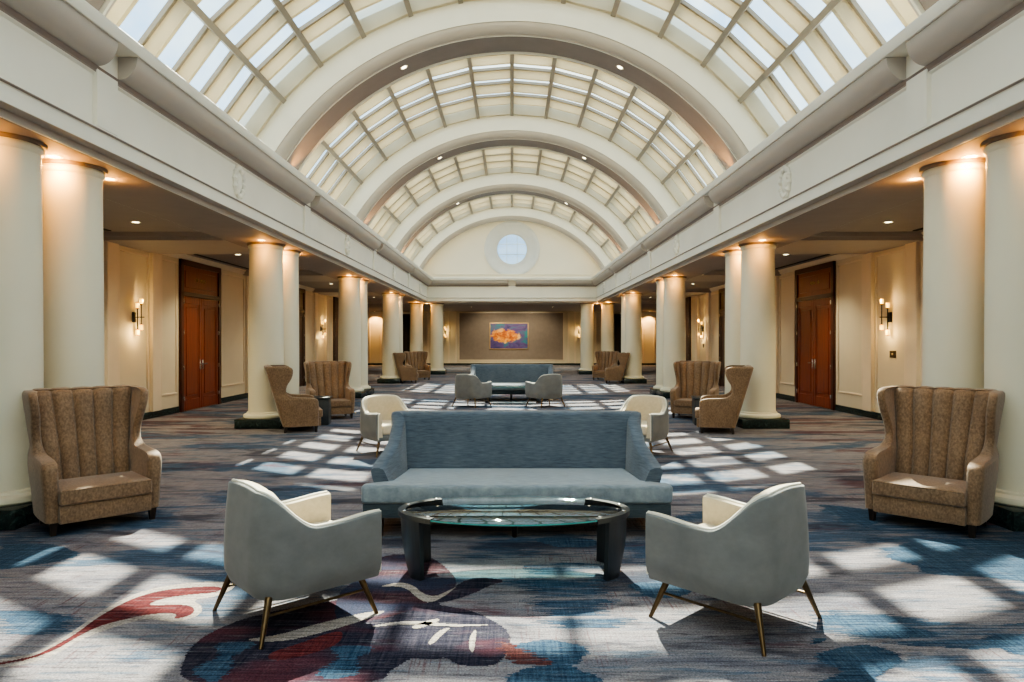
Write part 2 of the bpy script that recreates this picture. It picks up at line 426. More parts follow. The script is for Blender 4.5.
# ---- entablature: one moulded profile along both sides and across the end
PROF = [(5.2, CEILZ), (5.2, BEAMZ), (4.14, BEAMZ), (4.14, 3.49), (FX, 3.49), (FX, 3.63), (3.985, 3.645), (3.985, 3.667), (4.03, 3.672), (4.03, 4.165),
        (4.0, 4.18), (4.0, 4.205), (3.97, 4.238), (3.99, 4.24), (3.99, 4.47), (3.76, 4.47), (3.745, 4.50), (3.745, 4.585), (3.76, 4.60), (5.4, 4.60)]
def yend(u): return ENDY + (u - FX)
def entab(side):
    bm = B()
    if side == 'end':
        loft(bm, [[(-u, yend(u), z) for u, z in PROF], [(u, yend(u), z) for u, z in PROF]], close=False)
    else:
        s = -1 if side == 'left' else 1
        loft(bm, [[(s * u, REAR, z) for u, z in PROF], [(s * u, yend(u), z) for u, z in PROF]], close=False)
    return bm
ent = {}
for i, sd in enumerate(('left', 'right', 'end')):
    ent[sd] = struct('trim_%d' % (i + 1), entab(sd), M['white'], {'left': 'white entablature beam above the left columns', 'right': 'white entablature beam above the right columns', 'end': 'white entablature beam across the far end under the half-round wall'}[sd], 'beam', 30)
for sd in ('left', 'right', 'end'):
    for nm_, prof_ in (('lower_fascia', [(4.136, BEAMZ - .002), (4.136, 3.488), (4.02, 3.488)]), ('moulding_shadow', [(4.02, 3.628), (3.982, 3.643), (3.982, 3.652), (4.02, 3.652)]), ('moulding_shadow', [(4.02, 4.182), (3.997, 4.188), (3.997, 4.206), (3.968, 4.238)])):  # the moulding strips are thin dark overlays painted as shadow lines
        bm = B()
        if sd == 'end': loft(bm, [[(-u, yend(u), z) for u, z in prof_], [(u, yend(u), z) for u, z in prof_]], close=False)
        else:
            s_ = -1 if sd == 'left' else 1
            loft(bm, [[(s_ * u, REAR, z) for u, z in prof_], [(s_ * u, yend(u), z) for u, z in prof_]], close=False)
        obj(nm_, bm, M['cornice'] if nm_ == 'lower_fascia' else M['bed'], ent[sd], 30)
for i_, (nm_, args_) in enumerate((('left', (-5.19, -4.16, REAR, 33.4)), ('right', (4.16, 5.19, REAR, 33.4)), ('end', (-4.15, 4.15, ENDY + .15, 33.2)))):
    bm = B(); box(bm, *args_, BEAMZ - .003, BEAMZ + .03); obj('soffit_panel', bm, M['ceil'], ent[nm_], 0)
OV = [(3.97 - .185 * math.sin(t), 4.47 - .228 * math.cos(t)) for t in [PI / 2 * k / 10 for k in range(11)]]   # quarter round
OV = [(3.99, 4.242)] + OV + [(3.99, 4.472)]
GAP = .17
def cove_bm(side, a, b):
    bm = B()
    if side == 'end':
        f = lambda u, t: t if abs(t) < 1 else (-u if t < 0 else u)
        loft(bm, [[(f(u, a), yend(u), z) for u, z in OV], [(f(u, b), yend(u), z) for u, z in OV]])
    else:
        s = -1 if side == 'left' else 1
        f = lambda u, t: t if t < 90 else yend(u)
        loft(bm, [[(s * u, f(u, a), z) for u, z in OV], [(s * u, f(u, b), z) for u, z in OV]])
    return bm
for sd in ('left', 'right'):
    ys = [REAR] + P[0:5] + [99]
    for a, b in zip(ys, ys[1:]):
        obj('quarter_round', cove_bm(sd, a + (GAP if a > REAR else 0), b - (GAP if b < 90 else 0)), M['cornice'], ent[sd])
    s = -1 if sd == 'left' else 1
    for k in range(1, 5):
        bm = B(); xa, xb = sorted((s * 3.985, s * 4.05)); box(bm, xa, xb, P[k] - GAP, P[k] + GAP, 3.672, 4.472)
        obj('frieze_strip', bm, M['white'], ent[sd])
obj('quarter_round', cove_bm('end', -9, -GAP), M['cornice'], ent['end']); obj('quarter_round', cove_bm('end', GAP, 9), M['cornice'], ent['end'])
bm = B(); box(bm, -GAP, GAP, ENDY - .025, ENDY + .04, 3.672, 4.472); obj('frieze_strip', bm, M['white'], ent['end'])

# ---- vault: arches and glazed bays
TH = math.radians(70)
def arc_sweep(bm, prof, y0, th0=-TH, th1=TH, n=96):
    rings = []
    for k in range(n + 1):
        t = th0 + (th1 - th0) * k / n
        rings.append([(r * math.sin(t), y0 + y, ZC + r * math.cos(t)) for y, r in prof])
    loft(bm, rings, close=False)
    return bm
OVQ = [(math.sin(PI / 2 * k / 8), 1 - math.cos(PI / 2 * k / 8)) for k in range(9)]
def arch(k, n, label):
    y = P[k]
    a = [(-.6, R_V + .25), (-.6, R_COVE + .005)]
    cv = [(-.6, R_COVE + .005), (-.585, R_COVE)] + [(-.42 - .165 * math.cos(PI / 2 * k_ / 8), R_SOF + .02 + .17 * (1 - math.sin(PI / 2 * k_ / 8))) for k_ in range(9)] + [(-.42, R_SOF)]
    lip = [(-.42, R_SOF), (-.385, R_SOF), (-.385, R_SOF + .06)]
    mir = lambda q: [(-yy, r) for yy, r in reversed(q)]
    b, cb, lb = mir(a), mir(cv), mir(lip)
    if k == 5: b = [(-.385, R_SOF + .06), (.3, R_SOF + .06)]; cb = lb = None
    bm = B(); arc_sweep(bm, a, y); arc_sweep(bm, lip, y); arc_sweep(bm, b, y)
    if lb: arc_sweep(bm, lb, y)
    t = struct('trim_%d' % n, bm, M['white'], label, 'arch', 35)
    bm = B(); arc_sweep(bm, cv, y)
    if cb: arc_sweep(bm, cb, y)
    obj('cove', bm, M['cornice'], t, 35)  # the darker grey paints shade into the white arch's cove
    if k < 5:
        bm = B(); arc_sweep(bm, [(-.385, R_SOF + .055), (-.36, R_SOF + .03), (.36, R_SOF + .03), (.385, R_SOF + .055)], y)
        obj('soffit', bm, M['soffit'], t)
    return t
ARL = {0: 'white vault arch nearest the camera end', 1: 'white vault arch over the nearest column pairs', 2: 'large white vault arch with grey soffit, nearest fully visible one', 3: 'white vault arch with grey soffit, second behind the large one',
       4: 'white vault arch with grey soffit, third and smallest lit one', 5: 'white arch framing the half-round end wall'}
for k in range(0, 6): arch(k, 4 + k, ARL[k])

STEP = math.radians(9.75)
def skylight(i, ya, yb, label):
    nf = 6; pitch = (yb - ya) / nf
    g = B()
    for k in range(-8, 8):
        t0, t1 = k * STEP, (k + 1) * STEP
        loft(g, [[((R_V) * math.sin(t), y, ZC + R_V * math.cos(t)) for t in (t0, t1)] for y in (ya - .1, yb + .1)], close=False, caps=False)
    w = struct('window_%d' % i, B(), M['mullion'], label, 'skylight', 0)
    obj('pane', g, M['glass'], w, 0)
    m = B()
    for k in range(-7, 8):
        t = k * STEP; r = (math.cos(t), 0, -math.sin(t)); n = (math.sin(t), 0, math.cos(t)); h = .046
        ring = lambda y: [(n[0] * rr + r[0] * sx, y, ZC + n[2] * rr + r[2] * sx) for rr, sx in ((R_V - .30, -h), (R_V - .30, h), (R_V + .03, h), (R_V + .03, -h))]
        loft(m, [ring(ya - .05), ring(yb + .05)])
    obj('mullion', m, M['mullion'], w, 0)
    f = B()
    for j in range(nf + 1):
        yc = ya + j * pitch; th = .09 if j in (0, nf) else .07
        if j == 0: yc += .05
        if j == nf: yc -= .05
        for k in range(-8, 8):
            t0, t1 = k * STEP + .0064, (k + 1) * STEP - .0064
            q = lambda rr, t: (rr * math.sin(t), ZC + rr * math.cos(t))
            pts = [q(R_V - .27, t0), q(R_V - .27, t1), q(R_V - .01, t1), q(R_V - .01, t0)]
            loft(f, [[(x, yc - th / 2, z) for x, z in pts], [(x, yc + th / 2, z) for x, z in pts]])
    obj('louvre', f, M['cream_fin'], w, 0)
    gb = B()
    for j in range(nf + 1):
        for sg in (-1, 1):
            yc = ya + j * pitch + sg * .065
            if yc < ya or yc > yb: continue
            for k in range(-8, 8):
                t0, t1 = k * STEP, (k + 1) * STEP
                pts = [((rr) * math.sin(t), ZC + rr * math.cos(t)) for rr, t in ((R_V - .07, t0), (R_V - .07, t1), (R_V - .005, t1), (R_V - .005, t0))]
                loft(gb, [[(x, yc - .028, z) for x, z in pts], [(x, yc + .028, z) for x, z in pts]])
    obj('glazing_bar', gb, M['mullion'], w, 0)
    return w
SKL = ['glazed vault bay behind the camera', 'glazed vault bay above the camera', 'nearest glazed vault bay with wide blue panes', 'glazed vault bay behind the large arch', 'glazed vault bay behind the second arch', 'farthest glazed vault bay before the end wall']
skylight(1, REAR, P[0] - .6, SKL[0])
for k in range(0, 5): skylight(k + 2, P[k] + .6, P[k + 1] - .6, SKL[k + 1])

# ---- half-round end wall with round window
WY = 33.0; WZ = 6.05; WR = .735
bm = B()
n = 120; inner = []; outer = []
for k in range(n):
    t = 2 * PI * k / n; dx, dz = math.cos(t), math.sin(t)
    lo, hi = 0, 12
    for _ in range(40):
        m_ = (lo + hi) / 2; x, z = dx * m_, WZ + dz * m_
        if x * x + (z - ZC) ** 2 < 5.5 ** 2 and z > 4.5: lo = m_
        else: hi = m_
    inner.append((1.28 * dx, WY, WZ + 1.28 * dz)); outer.append((lo * dx, WY, WZ + lo * dz))
loft(bm, [inner, outer], caps=False)
wend = struct('wall_end', bm, M['lunette'], 'cream half-round end wall under the farthest arch', 'wall', 30)
bm = B(); box(bm, -5.0, 5.0, WY - .12, WY, 4.5, 4.78, .02); box(bm, -5.0, 5.0, WY - .18, WY, 4.78, 4.83, .015)
obj('ledge', bm, M['lunette'], wend)
bm = B()
RG = [(1.34, -.0), (1.34, -.06), (1.26, -.075), (1.2, -.05), (1.1, .0), (.95, .07), (.86, .09), (.80, .09), (.80, .12), (WR, .13), (WR, .2)]
loft(bm, [[(r * math.cos(2 * PI * k / 72), WY + y, WZ + r * math.sin(2 * PI * k / 72)) for k in range(72)] for r, y in RG], caps=False)
w7 = struct('window_7', B(), M['white'], 'round oculus window high in the end wall', 'window')
obj('surround', bm, plain('grey white surround', (.62, .61, .58), .5, var=.03), w7)
bm = B(); vs = [bm.verts.new((WR * math.cos(2 * PI * k / 64), WY + .17, WZ + WR * math.sin(2 * PI * k / 64))) for k in range(64)]; bm.faces.new(vs)
obj('pane', bm, M['winglass'], w7, 0)
bm = B()
for o_ in (-.25, .25):
    box(bm, o_ - .008, o_ + .008, WY + .14, WY + .16, WZ - .69, WZ + .69); box(bm, -.69, .69, WY + .14, WY + .16, WZ + o_ - .008, WZ + o_ + .008)
ringm = [[((WR - .02 * a) * math.cos(2 * PI * k / 64), WY + .14 + .03 * b, WZ + (WR - .02 * a) * math.sin(2 * PI * k / 64)) for k in range(64)] for a, b in ((0, 0), (1, 0), (1, 1), (0, 1))]
loft(bm, ringm, caps=False)
obj('glazing_bar', bm, plain('window bar', (.5, .55, .6), .4), w7)

# ---- aisle ceilings
bm = B()
for s in (-1, 1):
    xa, xb = s * 5.2, s * (WALLX + .1)
    vs = [bm.verts.new(p) for p in ((xa, REAR, CEILZ), (xb, REAR, CEILZ), (xb, 33.2, CEILZ), (xa, 33.2, CEILZ))]; bm.faces.new(vs)
vs = [bm.verts.new(p) for p in ((-HALLX, 33.2, CEILZ), (HALLX, 33.2, CEILZ), (HALLX, HALLY, CEILZ), (-HALLX, HALLY, CEILZ))]; bm.faces.new(vs)
vs = [bm.verts.new(p) for p in ((-4.9, 33.2, CEILZ), (4.9, 33.2, CEILZ), (4.9, 33.2, 4.6), (-4.9, 33.2, 4.6))]; bm.faces.new(vs)
ceil = struct('ceiling', bm, M['ceil'], 'low dark taupe ceiling over the side aisles and end lobby', 'ceiling', 0)
for s, nm in ((-1, 'left'), (1, 'right')):
    for k in range(0, 6):
        bm = B(); xa, xb = sorted((s * 5.15, s * (WALLX + .02)))
        y0, y1 = P[k] - .98, min(P[k] + .98, 33.6)
        box(bm, xa, xb, y0, y1, BEAMZ + .002, CEILZ + .01); box(bm, xa, xb, y0 - .06, y0, BEAMZ + .07, CEILZ + .01)
        if k < 5: box(bm, xa, xb, y1, y1 + .06, BEAMZ + .07, CEILZ + .01)
        obj('cross_beam', bm, plain('beam paint', (.36, .315, .29), .6, var=.03), ceil)

# ---- side walls, return walls and back wall
DOORS = [(15.3, 17.4), (22.4, 24.5), (28.5, 30.6)]
DOORS_R = [(15.75, 17.9), (22.4, 24.5), (28.5, 30.6)]
def wall_side(s, nm):
    bm = B(); xa, xb = sorted((s * WALLX, s * (WALLX + .12)))
    box(bm, xa, xb, REAR, 33.3, 0, CEILZ + .15)
    w = struct('wall_%s' % nm, bm, M['wall'], 'beige panelled %s aisle wall' % nm, 'wall', 0)
    m = B()
    def frame(y0, y1, z0, z1):
        t = .045
        for a, b, c, d in ((y0, y1, z0, z0 + t), (y0, y1, z1 - t, z1), (y0, y0 + t, z0, z1), (y1 - t, y1, z0, z1)):
            x0, x1 = sorted((s * WALLX, s * (WALLX - .022))); box(m, x0, x1, a, b, c, d, .008, 1)
    pil = B()
    for k in range(0, 5):
        c = P[k] + .12
        for o_ in (-.95, .62):
            x0, x1 = sorted((s * (WALLX + .01), s * (WALLX - .07))); box(pil, x0, x1, c + o_, c + o_ + .36, .14, CEILZ - .11, .01, 1)
        frame(c - .52, c + .55, .42, 3.36)
    DR = DOORS if s < 0 else DOORS_R
    for (a, b) in DR + [(8.7, 10.8), (2.1, 4.2)]:
        prev = max([P[k] + 1.12 for k in range(0, 5) if P[k] < a]); nxt = min([P[k] - .85 for k in range(1, 6) if P[k] > b])
        if a - prev > .5: frame(prev + .06, a - .1, .42, 3.36)
        if nxt - b > .5: frame(b + .12, nxt - .06, .42, 3.36)
    obj('panel_moulding', m, M['mould'], w); obj('pilaster', pil, M['mould'], w)
    bm = B()
    cr = [(WALLX + .01, CEILZ - .11), (WALLX - .03, CEILZ - .11), (WALLX - .04, CEILZ - .085), (WALLX - .09, CEILZ - .04), (WALLX - .11, CEILZ - .02), (WALLX - .11, CEILZ + .02)]
    loft(bm, [[(s * u, y, z) for u, z in cr] for y in (REAR, 33.3)], close=False)
    obj('crown_moulding', bm, M['mould'], w)
    bb = B(); ys = [REAR] + sum([[a - .02, b + .02] for a, b in sorted(DR + [(8.7, 10.8), (2.1, 4.2)])], []) + [33.3]
    for a, b in zip(ys[::2], ys[1::2]):
        x0, x1 = sorted((s * (WALLX + .02), s * (WALLX - .03))); box(bb, x0, x1, a, b, 0, .14, .006, 1)
    struct('baseboard_%s' % nm, bb, M['marble'], 'dark green marble baseboard along the %s wall' % nm, 'baseboard')
    return w
bm = B(); box(bm, -WALLX - .2, WALLX + .2, REAR - .15, REAR, 0, 4.6)
struct('wall_rear', bm, M['wall'], 'beige wall closing the hall behind the camera', 'wall', 0)
wall_side(-1, 'left'); wall_side(1, 'right')
bm = B(); box(bm, -HALLX, HALLX, HALLY, HALLY + .12, 0, CEILZ + .1)
wb = struct('wall_back', bm, M['wall'], 'far beige lobby wall behind the end columns', 'wall', 0)
bm = B()
for x in (-6.2, -5.6, -5.0, -4.2, -3.75, 3.75, 4.2, 5.0, 5.6, 6.2, 7.9, 8.75, 9.5, -7.9, -8.75, -9.5): box(bm, x - .06, x + .06, HALLY - .04, HALLY + .01, .12, CEILZ, .01, 1)
obj('pilaster', bm, M['mould'], wb)
bm = B(); box(bm, -3.5, 3.4, HALLY - .03, HALLY + .01, .36, 3.46); obj('feature_panel', bm, M['greywall'], wb, 0)
bm = B()
for a, b, c, d in ((-3.56, 3.46, .30, .36), (-3.56, 3.46, 3.46, 3.52), (-3.56, -3.5, .3, 3.52), (3.4, 3.46, .3, 3.52)): box(bm, a, b, HALLY - .05, HALLY + .01, c, d)
obj('panel_moulding', bm, M['mould'], wb)
bm = B(); box(bm, -HALLX, HALLX, HALLY - .03, HALLY + .02, 0, .12); struct('baseboard_back', bm, M['marble'], 'dark baseboard along the far lobby wall', 'baseboard', 0)
for s, nm in ((-1, 'lobby_left'), (1, 'lobby_right')):
    bm = B(); xa, xb = sorted((s * WALLX, s * HALLX)); box(bm, xa, xb, 33.18, 33.3, 0, CEILZ + .1)
    xa, xb = sorted((s * HALLX, s * (HALLX + .1))); box(bm, xa, xb, 33.2, HALLY, 0, CEILZ + .1)
    struct('wall_%s' % nm, bm, M['wall'], 'beige %s return wall of the far lobby' % ('left' if s < 0 else 'right'), 'wall', 0)

# ---- doors
def door(i, s, y0, y1, mat, fmat, label, sign=False):
    """double doors with a panelled transom, facing the nave"""
    d = tag(bpy.data.objects.new('door_%d' % i, None), label, 'door', None, 'structure'); C.objects.link(d)
    d.location = (s * WALLX, (y0 + y1) / 2, 0)
    w = (y1 - y0) / 2; top = 3.45; tr = 2.62
    X = lambda a, b: sorted((-s * a, -s * b))
    bm = B()
    for a, b, c, e in ((-w, -w + .13, 0, top), (w - .13, w, 0, top), (-w, w, top - .13, top), (-w, w, tr, tr + .1)):
        x0, x1 = X(-.02, .06); box(bm, x0, x1, a, b, c, e, .008, 1)
    obj('frame', bm, fmat, d)
    bm = B(); x0, x1 = X(-.01, .02); box(bm, x0, x1, -w + .13, w - .13, tr + .1, top - .13)
    x0, x1 = X(.02, .035); box(bm, x0, x1, -w + .24, w - .24, tr + .2, top - .23, .01, 1)
    t = obj('transom_panel', bm, mat, d)
    if sign:
        bm = B()                                   # small gilt lettering, too small to read
        for k, o_ in enumerate((-.30, -.235, -.09, -.03, .03, .09, .15)):
            x0, x1 = X(.034, .040)
            hh = .075; box(bm, x0, x1, o_, o_ + .014, 2.99, 2.99 + hh); box(bm, x0, x1, o_ + .024, o_ + .036, 2.99, 2.99 + hh)
            box(bm, x0, x1, o_, o_ + .036, 2.99 + (.0, .03, .06)[k % 3], 2.99 + (.014, .044, .074)[k % 3])
        obj('lettering', bm, M['brass'], t, 0)
    for q in (-1, 1):
        a, b = sorted((q * .003, q * (w - .13)))
        bm = B(); x0, x1 = X(-.01, .02); box(bm, x0, x1, a, b, .01, tr)
        for z0, z1 in ((.12, .12), ):
            pass
        x0, x1 = X(.02, .036); st = .11
        for aa, bb_, c, e in ((a, a + st, .01, tr), (b - st, b, .01, tr), (a + st, b - st, .01, .26), (a + st, b - st, tr - .16, tr)): box(bm, x0, x1, aa, bb_, c, e, .006, 1)
        x0, x1 = X(.018, .030); box(bm, x0, x1, a + st + .06, b - st - .06, .34, tr - .24, .012, 1)
        lf = obj('door_leaf', bm, mat, d)
        bm = B(); yy = q * .07
        x0, x1 = X(.03, .044); box(bm, x0, x1, yy - .025, yy + .025, .92, 1.16, .006, 1)
        tube(bm, [(-s * .04, yy, 1.06), (-s * .09, yy, 1.06)], .011); tube(bm, [(-s * .09, yy, 1.06), (-s * .09, yy + q * .12, 1.055)], .011)
        obj('handle', bm, M['chrome'], lf)
        for hz in (.25, .95, 1.75, 2.45):
            bm = B(); x0, x1 = X(.03, .066); ya, yb = sorted((q * (w - .15), q * (w - .115))); box(bm, x0, x1, ya, yb, hz, hz + .10, .004, 1)
            obj('hinge', bm, M['chrome'], lf)
    return d
dn = 1
for s, nm in ((-1, 'left'), (1, 'right')):
    door(dn, s, *(DOORS if s < 0 else DOORS_R)[0], M['door'], M['doorframe'], 'mahogany double door with gilt lettering on its transom, in the %s wall' % nm, True); dn += 1
    door(dn, s, *DOORS[1], M['darkdoor'], M['darkdoor'], 'dark wooden double door in the %s wall just behind the second column pair' % nm); dn += 1
    door(dn, s, *DOORS[2], M['darkdoor'], M['darkdoor'], 'dark wooden double door in the %s wall beyond the far wall sconce' % nm); dn += 1
for s, nm in ((-1, 'left'), (1, 'right')):
    d = tag(bpy.data.objects.new('door_%d' % dn, None), 'dark doorway in the far lobby wall, %s of the painting' % nm, 'door', None, 'structure'); C.objects.link(d); dn += 1
    d.location = (s * 7.05, HALLY, 0)
    bm = B(); box(bm, -.75, .75, -.06, .02, 0, 3.4, .01, 1); obj('frame', bm, M['darkdoor'], d)
    for q in (-1, 1):
        a, b = sorted((q * .01, q * .66)); bm = B(); box(bm, a, b, -.09, -.05, .02, 3.3, .01, 1); obj('door_leaf', bm, M['void'], d)

# ------------------------------------------------------------------ columns
def make_column(label, x, y):
    t = thing('column', label, 'column', (x, y, 0), 0, 'cream columns along the nave')
    bm = B(); prism(bm, [(-.43, -.43), (.43, -.43), (.43, .43), (-.43, .43)], 0, .17, .012, 2); obj('plinth', bm, M['marble'], t)
    bm = B(); lathe(bm, [(.30, .17), (.385, .17), (.402, .185), (.405, .21), (.395, .235), (.365, .25), (.345, .256), (.342, .275), (.325, .285), (.30, .288)], 64); obj('base_ring', bm, M['column'], t)
    bm = B(); lathe(bm, [(.318, .28), (.314, .34), (.314, 1.2), (.309, 2.2), (.300, 3.10), (.300, 3.33)], 64); obj('shaft', bm, M['column'], t)
    bm = B(); lathe(bm, [(.29, 3.30), (.302, 3.31), (.315, 3.325), (.322, 3.345), (.322, 3.365), (.31, 3.38), (.31, 3.385)], 64); cap = obj('capital', bm, M['column'], t)
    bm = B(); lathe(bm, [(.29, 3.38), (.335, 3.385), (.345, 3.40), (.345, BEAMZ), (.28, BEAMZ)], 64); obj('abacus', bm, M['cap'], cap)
    return t
col0 = None
RANK = ['nearest', 'second nearest', 'third nearest', 'fourth nearest']
for s, nm in ((-1, 'left'), (1, 'right')):
    for k in range(1, 5):
        dy = (-.06 if s < 0 else -.11) if k == 1 else 0
        for o_, w_ in ((-.475 + dy, 'front'), (.475 + dy, 'rear')):
            lab = 'cream round column on marble plinth, %s one of the %s pair on the %s' % (w_, RANK[k - 1], nm)
            if col0 is None: col0 = make_column(lab, s * COLX, P[k] + o_)
            else: copy_thing(col0, (s * COLX, P[k] + o_, 0), 0, lab)
    copy_thing(col0, (s * COLX, 33.05, 0), 0, 'cream round column at the far %s corner of the nave' % nm)
    copy_thing(col0, (s * 3.63, 33.05, 0), 0, 'cream round column under the end beam, just %s of the far lobby opening' % nm)

# ------------------------------------------------------------------ lamps
def spot(loc, energy, col=(1, .68, .36), ang=110, blend=.7, size=.03, rot=(0, 0, 0)):
    l = bpy.data.lights.new('lamp', 'SPOT'); l.energy = energy; l.color = col; l.spot_size = math.radians(ang); l.spot_blend = blend; l.shadow_soft_size = size
    o = bpy.data.objects.new('spot_lamp', l); o.location = loc; o.rotation_euler = rot; C.objects.link(o); return o
def point(loc, energy, col=(1, .66, .30), size=.02):
    l = bpy.data.lights.new('lamp', 'POINT'); l.energy = energy; l.color = col; l.shadow_soft_size = size
    o = bpy.data.objects.new('point_lamp', l); o.location = loc; C.objects.link(o); return o

dl0 = None
def glow(x, y, z, e=15):
    point((x, y, z - .10), e, (1, .42, .09), .03)
def downlight(x, y, z, label, group, tilt=0, r=.065):
    """round recessed fitting: ring and glowing lens, its top at z"""
    global dl0
    if dl0 is None:
        t = thing('downlight', label, 'downlight', (x, y, z), 0, group)
        bm = B(); lathe(bm, [(.052, 0), (.055, -.004), (.075, -.008), (.082, -.004), (.082, .0)], 24); obj('trim_ring', bm, M['trimring'], t)
        bm = B(); lathe(bm, [(.0001, -.006), (.03, -.0055), (.053, -.003), (.053, .0)], 24); obj('lens', bm, M['lens'], t)
        dl0 = t
    else:
        t = copy_thing(dl0, (x, y, z), 0, label); t['group'] = group
    t.rotation_euler = (0, tilt, 0)
    return t
for s, nm in ((-1, 'left'), (1, 'right')):
    for k in range(1, 5):
        for o_, w_ in ((-1.02, 'in front of'), (0, 'between'), (.93, 'behind')):
            g = 'downlights beside the columns'
            what = 'the two of' if w_ == 'between' else ''
            downlight(s * 4.52, P[k] + o_, BEAMZ, ('glowing soffit downlight %s %s the %s %s column pair' % (w_, what, RANK[k - 1], nm)).replace('  ', ' '), g)
            glow(s * 4.50, P[k] + o_, BEAMZ, 16 if o_ == 0 else 7); spot((s * 4.50, P[k] + o_, BEAMZ - .03), 15 if o_ == 0 else 6, (1, .45, .10), ang=140, blend=.6)
    for o_ in (-1.0,):
        downlight(s * 4.52, 33.05 + o_, BEAMZ, 'small glowing downlight in the beam before the far %s corner column' % nm, 'downlights beside the columns'); glow(s * 4.5, 33.05 + o_, BEAMZ)
    downlight(s * 4.12, 33.05, BEAMZ, 'small glowing downlight in the end beam between the two %s end columns' % nm, 'downlights beside the columns'); glow(s * 4.12, 33.05, BEAMZ)
    for y, lab in ((11.25, 'over the aisle before the second column pair'), (15.45, 'over the aisle beside the mahogany door'), (23.4, 'over the aisle before the fourth column pair'), (30.6, 'at the far end of the aisle')):
        z = CEILZ
        downlight(s * 6.2, y, z, 'glowing recessed downlight in the %s aisle ceiling, %s' % (nm, lab), 'aisle ceiling downlights')
        spot((s * 6.2, y, z - .03), 190, (1, .84, .62), 115, .8)
    # spots lighting the aisles, with no downlight fitting built for them
    spot((s * 6.62, 9.3, CEILZ - .03), 190, (1, .84, .62), 125, .8)
    spot((s * 6.62, 20.5, BEAMZ - .03), 170, (1, .84, .62), 125, .8); spot((s * 6.62, 29.5, CEILZ - .03), 170, (1, .84, .62), 125, .8)
    for x, w_ in ((9.1, 'outer'), (8.3, 'inner')):
        downlight(s * x, HALLY - .35, CEILZ, 'warm wall washer downlight at the far lobby wall on the %s, %s one' % (nm, w_), 'wall washers in the far lobby')
        spot((s * x, HALLY - .35, CEILZ - .04), 260, (1, .55, .22), 110, .6)
    downlight(s * 2.35, 39.2, CEILZ, 'recessed downlight in the far lobby ceiling, %s of the painting' % nm, 'far lobby ceiling downlights'); spot((s * 2.35, 39.2, CEILZ - .03), 420, (1, .84, .68), 150, .5)
    spot((s * 1.2, 42.6, CEILZ - .03), 260, (1, .84, .66), 100, .8, .03, (math.radians(50), 0, 0)); spot((s * 5.5, 41, CEILZ - .03), 380, (1, .82, .62), 140, .6)
    for k, lab in ((2, 'large nearest'), (3, 'second'), (4, 'third')):
        th = math.radians(24.6)
        rr = R_SOF + .03
        downlight(s * rr * math.sin(th), P[k], ZC + rr * math.cos(th), 'small bright downlight in the grey soffit of the %s arch, %s of the crown' % (lab, nm), 'arch soffit downlights', s * th)
        th2 = math.radians(61)
        spot((s * 4.28, P[k], 4.64), 70, (1, .46, .14), 60, .8, .03, (PI, s * -.35, 0))   # uplights on the ledge at the foot of each arch
    spot((s * 4.28, P[1], 4.64), 70, (1, .46, .14), 60, .8, .03, (PI, s * -.35, 0))
    spot((s * 4.1, P[5] - .35, 4.64), 18, (1, .55, .2), 70, .8, .03, (PI, s * -.35, 0))

# sconces: black back plate and arm, two rods, four glowing glass cylinders
def make_sconce(label, loc, rz):
    t = thing('wall_sconce', label, 'sconce', loc, rz, 'glass and black metal wall sconces')   # local +Y points out of the wall
    bm = B(); box(bm, -.05, .05, 0, .03, -.10, .10, .006, 1); obj('back_plate', bm, M['blackmetal'], t)
    bm = B(); tube(bm, [(0, .02, 0), (0, .22, 0)], .010); tube(bm, [(-.05, .13, 0), (.05, .13, 0)], .008); obj('arm', bm, M['blackmetal'], t)
    for x, y, z0, z1 in ((-.02, .075, -.24, .17), (.02, .17, -.14, .25)):
        bm = B(); tube(bm, [(x, y, z0), (x, y, z1)], .010)
        for zz in (z0, z1): tube(bm, [(x, y, zz - .012), (x, y, zz + .012)], .022)
        rod = obj('rod', bm, M['blackmetal'], t)
        for zz, q in ((z0, -1), (z1, 1)):
            bm = B(); lathe(bm, [(.0001, zz + q * .012), (.028, zz + q * .014), (.032, zz + q * .03), (.032, zz + q * .105), (.028, zz + q * .11), (.0001, zz + q * .11)], 16, x, y); obj('glass_shade', bm, M['bulb'], rod)
            bm = B(); lathe(bm, [(.0001, zz + q * .108), (.034, zz + q * .11), (.034, zz + q * .122), (.0001, zz + q * .124)], 16, x, y); obj('finial', bm, M['brass'], rod)
    return t
sc0 = None
for s, nm in ((-1, 'left'), (1, 'right')):
    for k, lab in ((2, 'near'), (4, 'far')):
        y = P[k] + .13; L = 'black wall sconce with four glowing glass cylinders, %s one on the %s wall' % (lab, nm)
        rz = -PI / 2 if s < 0 else PI / 2
        if sc0 is None: sc0 = make_sconce(L, (s * WALLX, y, 2.07), rz)
        else: copy_thing(sc0, (s * WALLX, y, 2.07), rz, L)
        for dz in (-.32, .33): point((s * (WALLX - .2), y, 2.07 + dz), 9)
    copy_thing(sc0, (s * 4.45, HALLY - .001, 2.2), PI, 'glowing sconce on the far lobby wall beside the %s end column' % nm)
    point((s * 4.45, HALLY - .3, 2.2), 10)

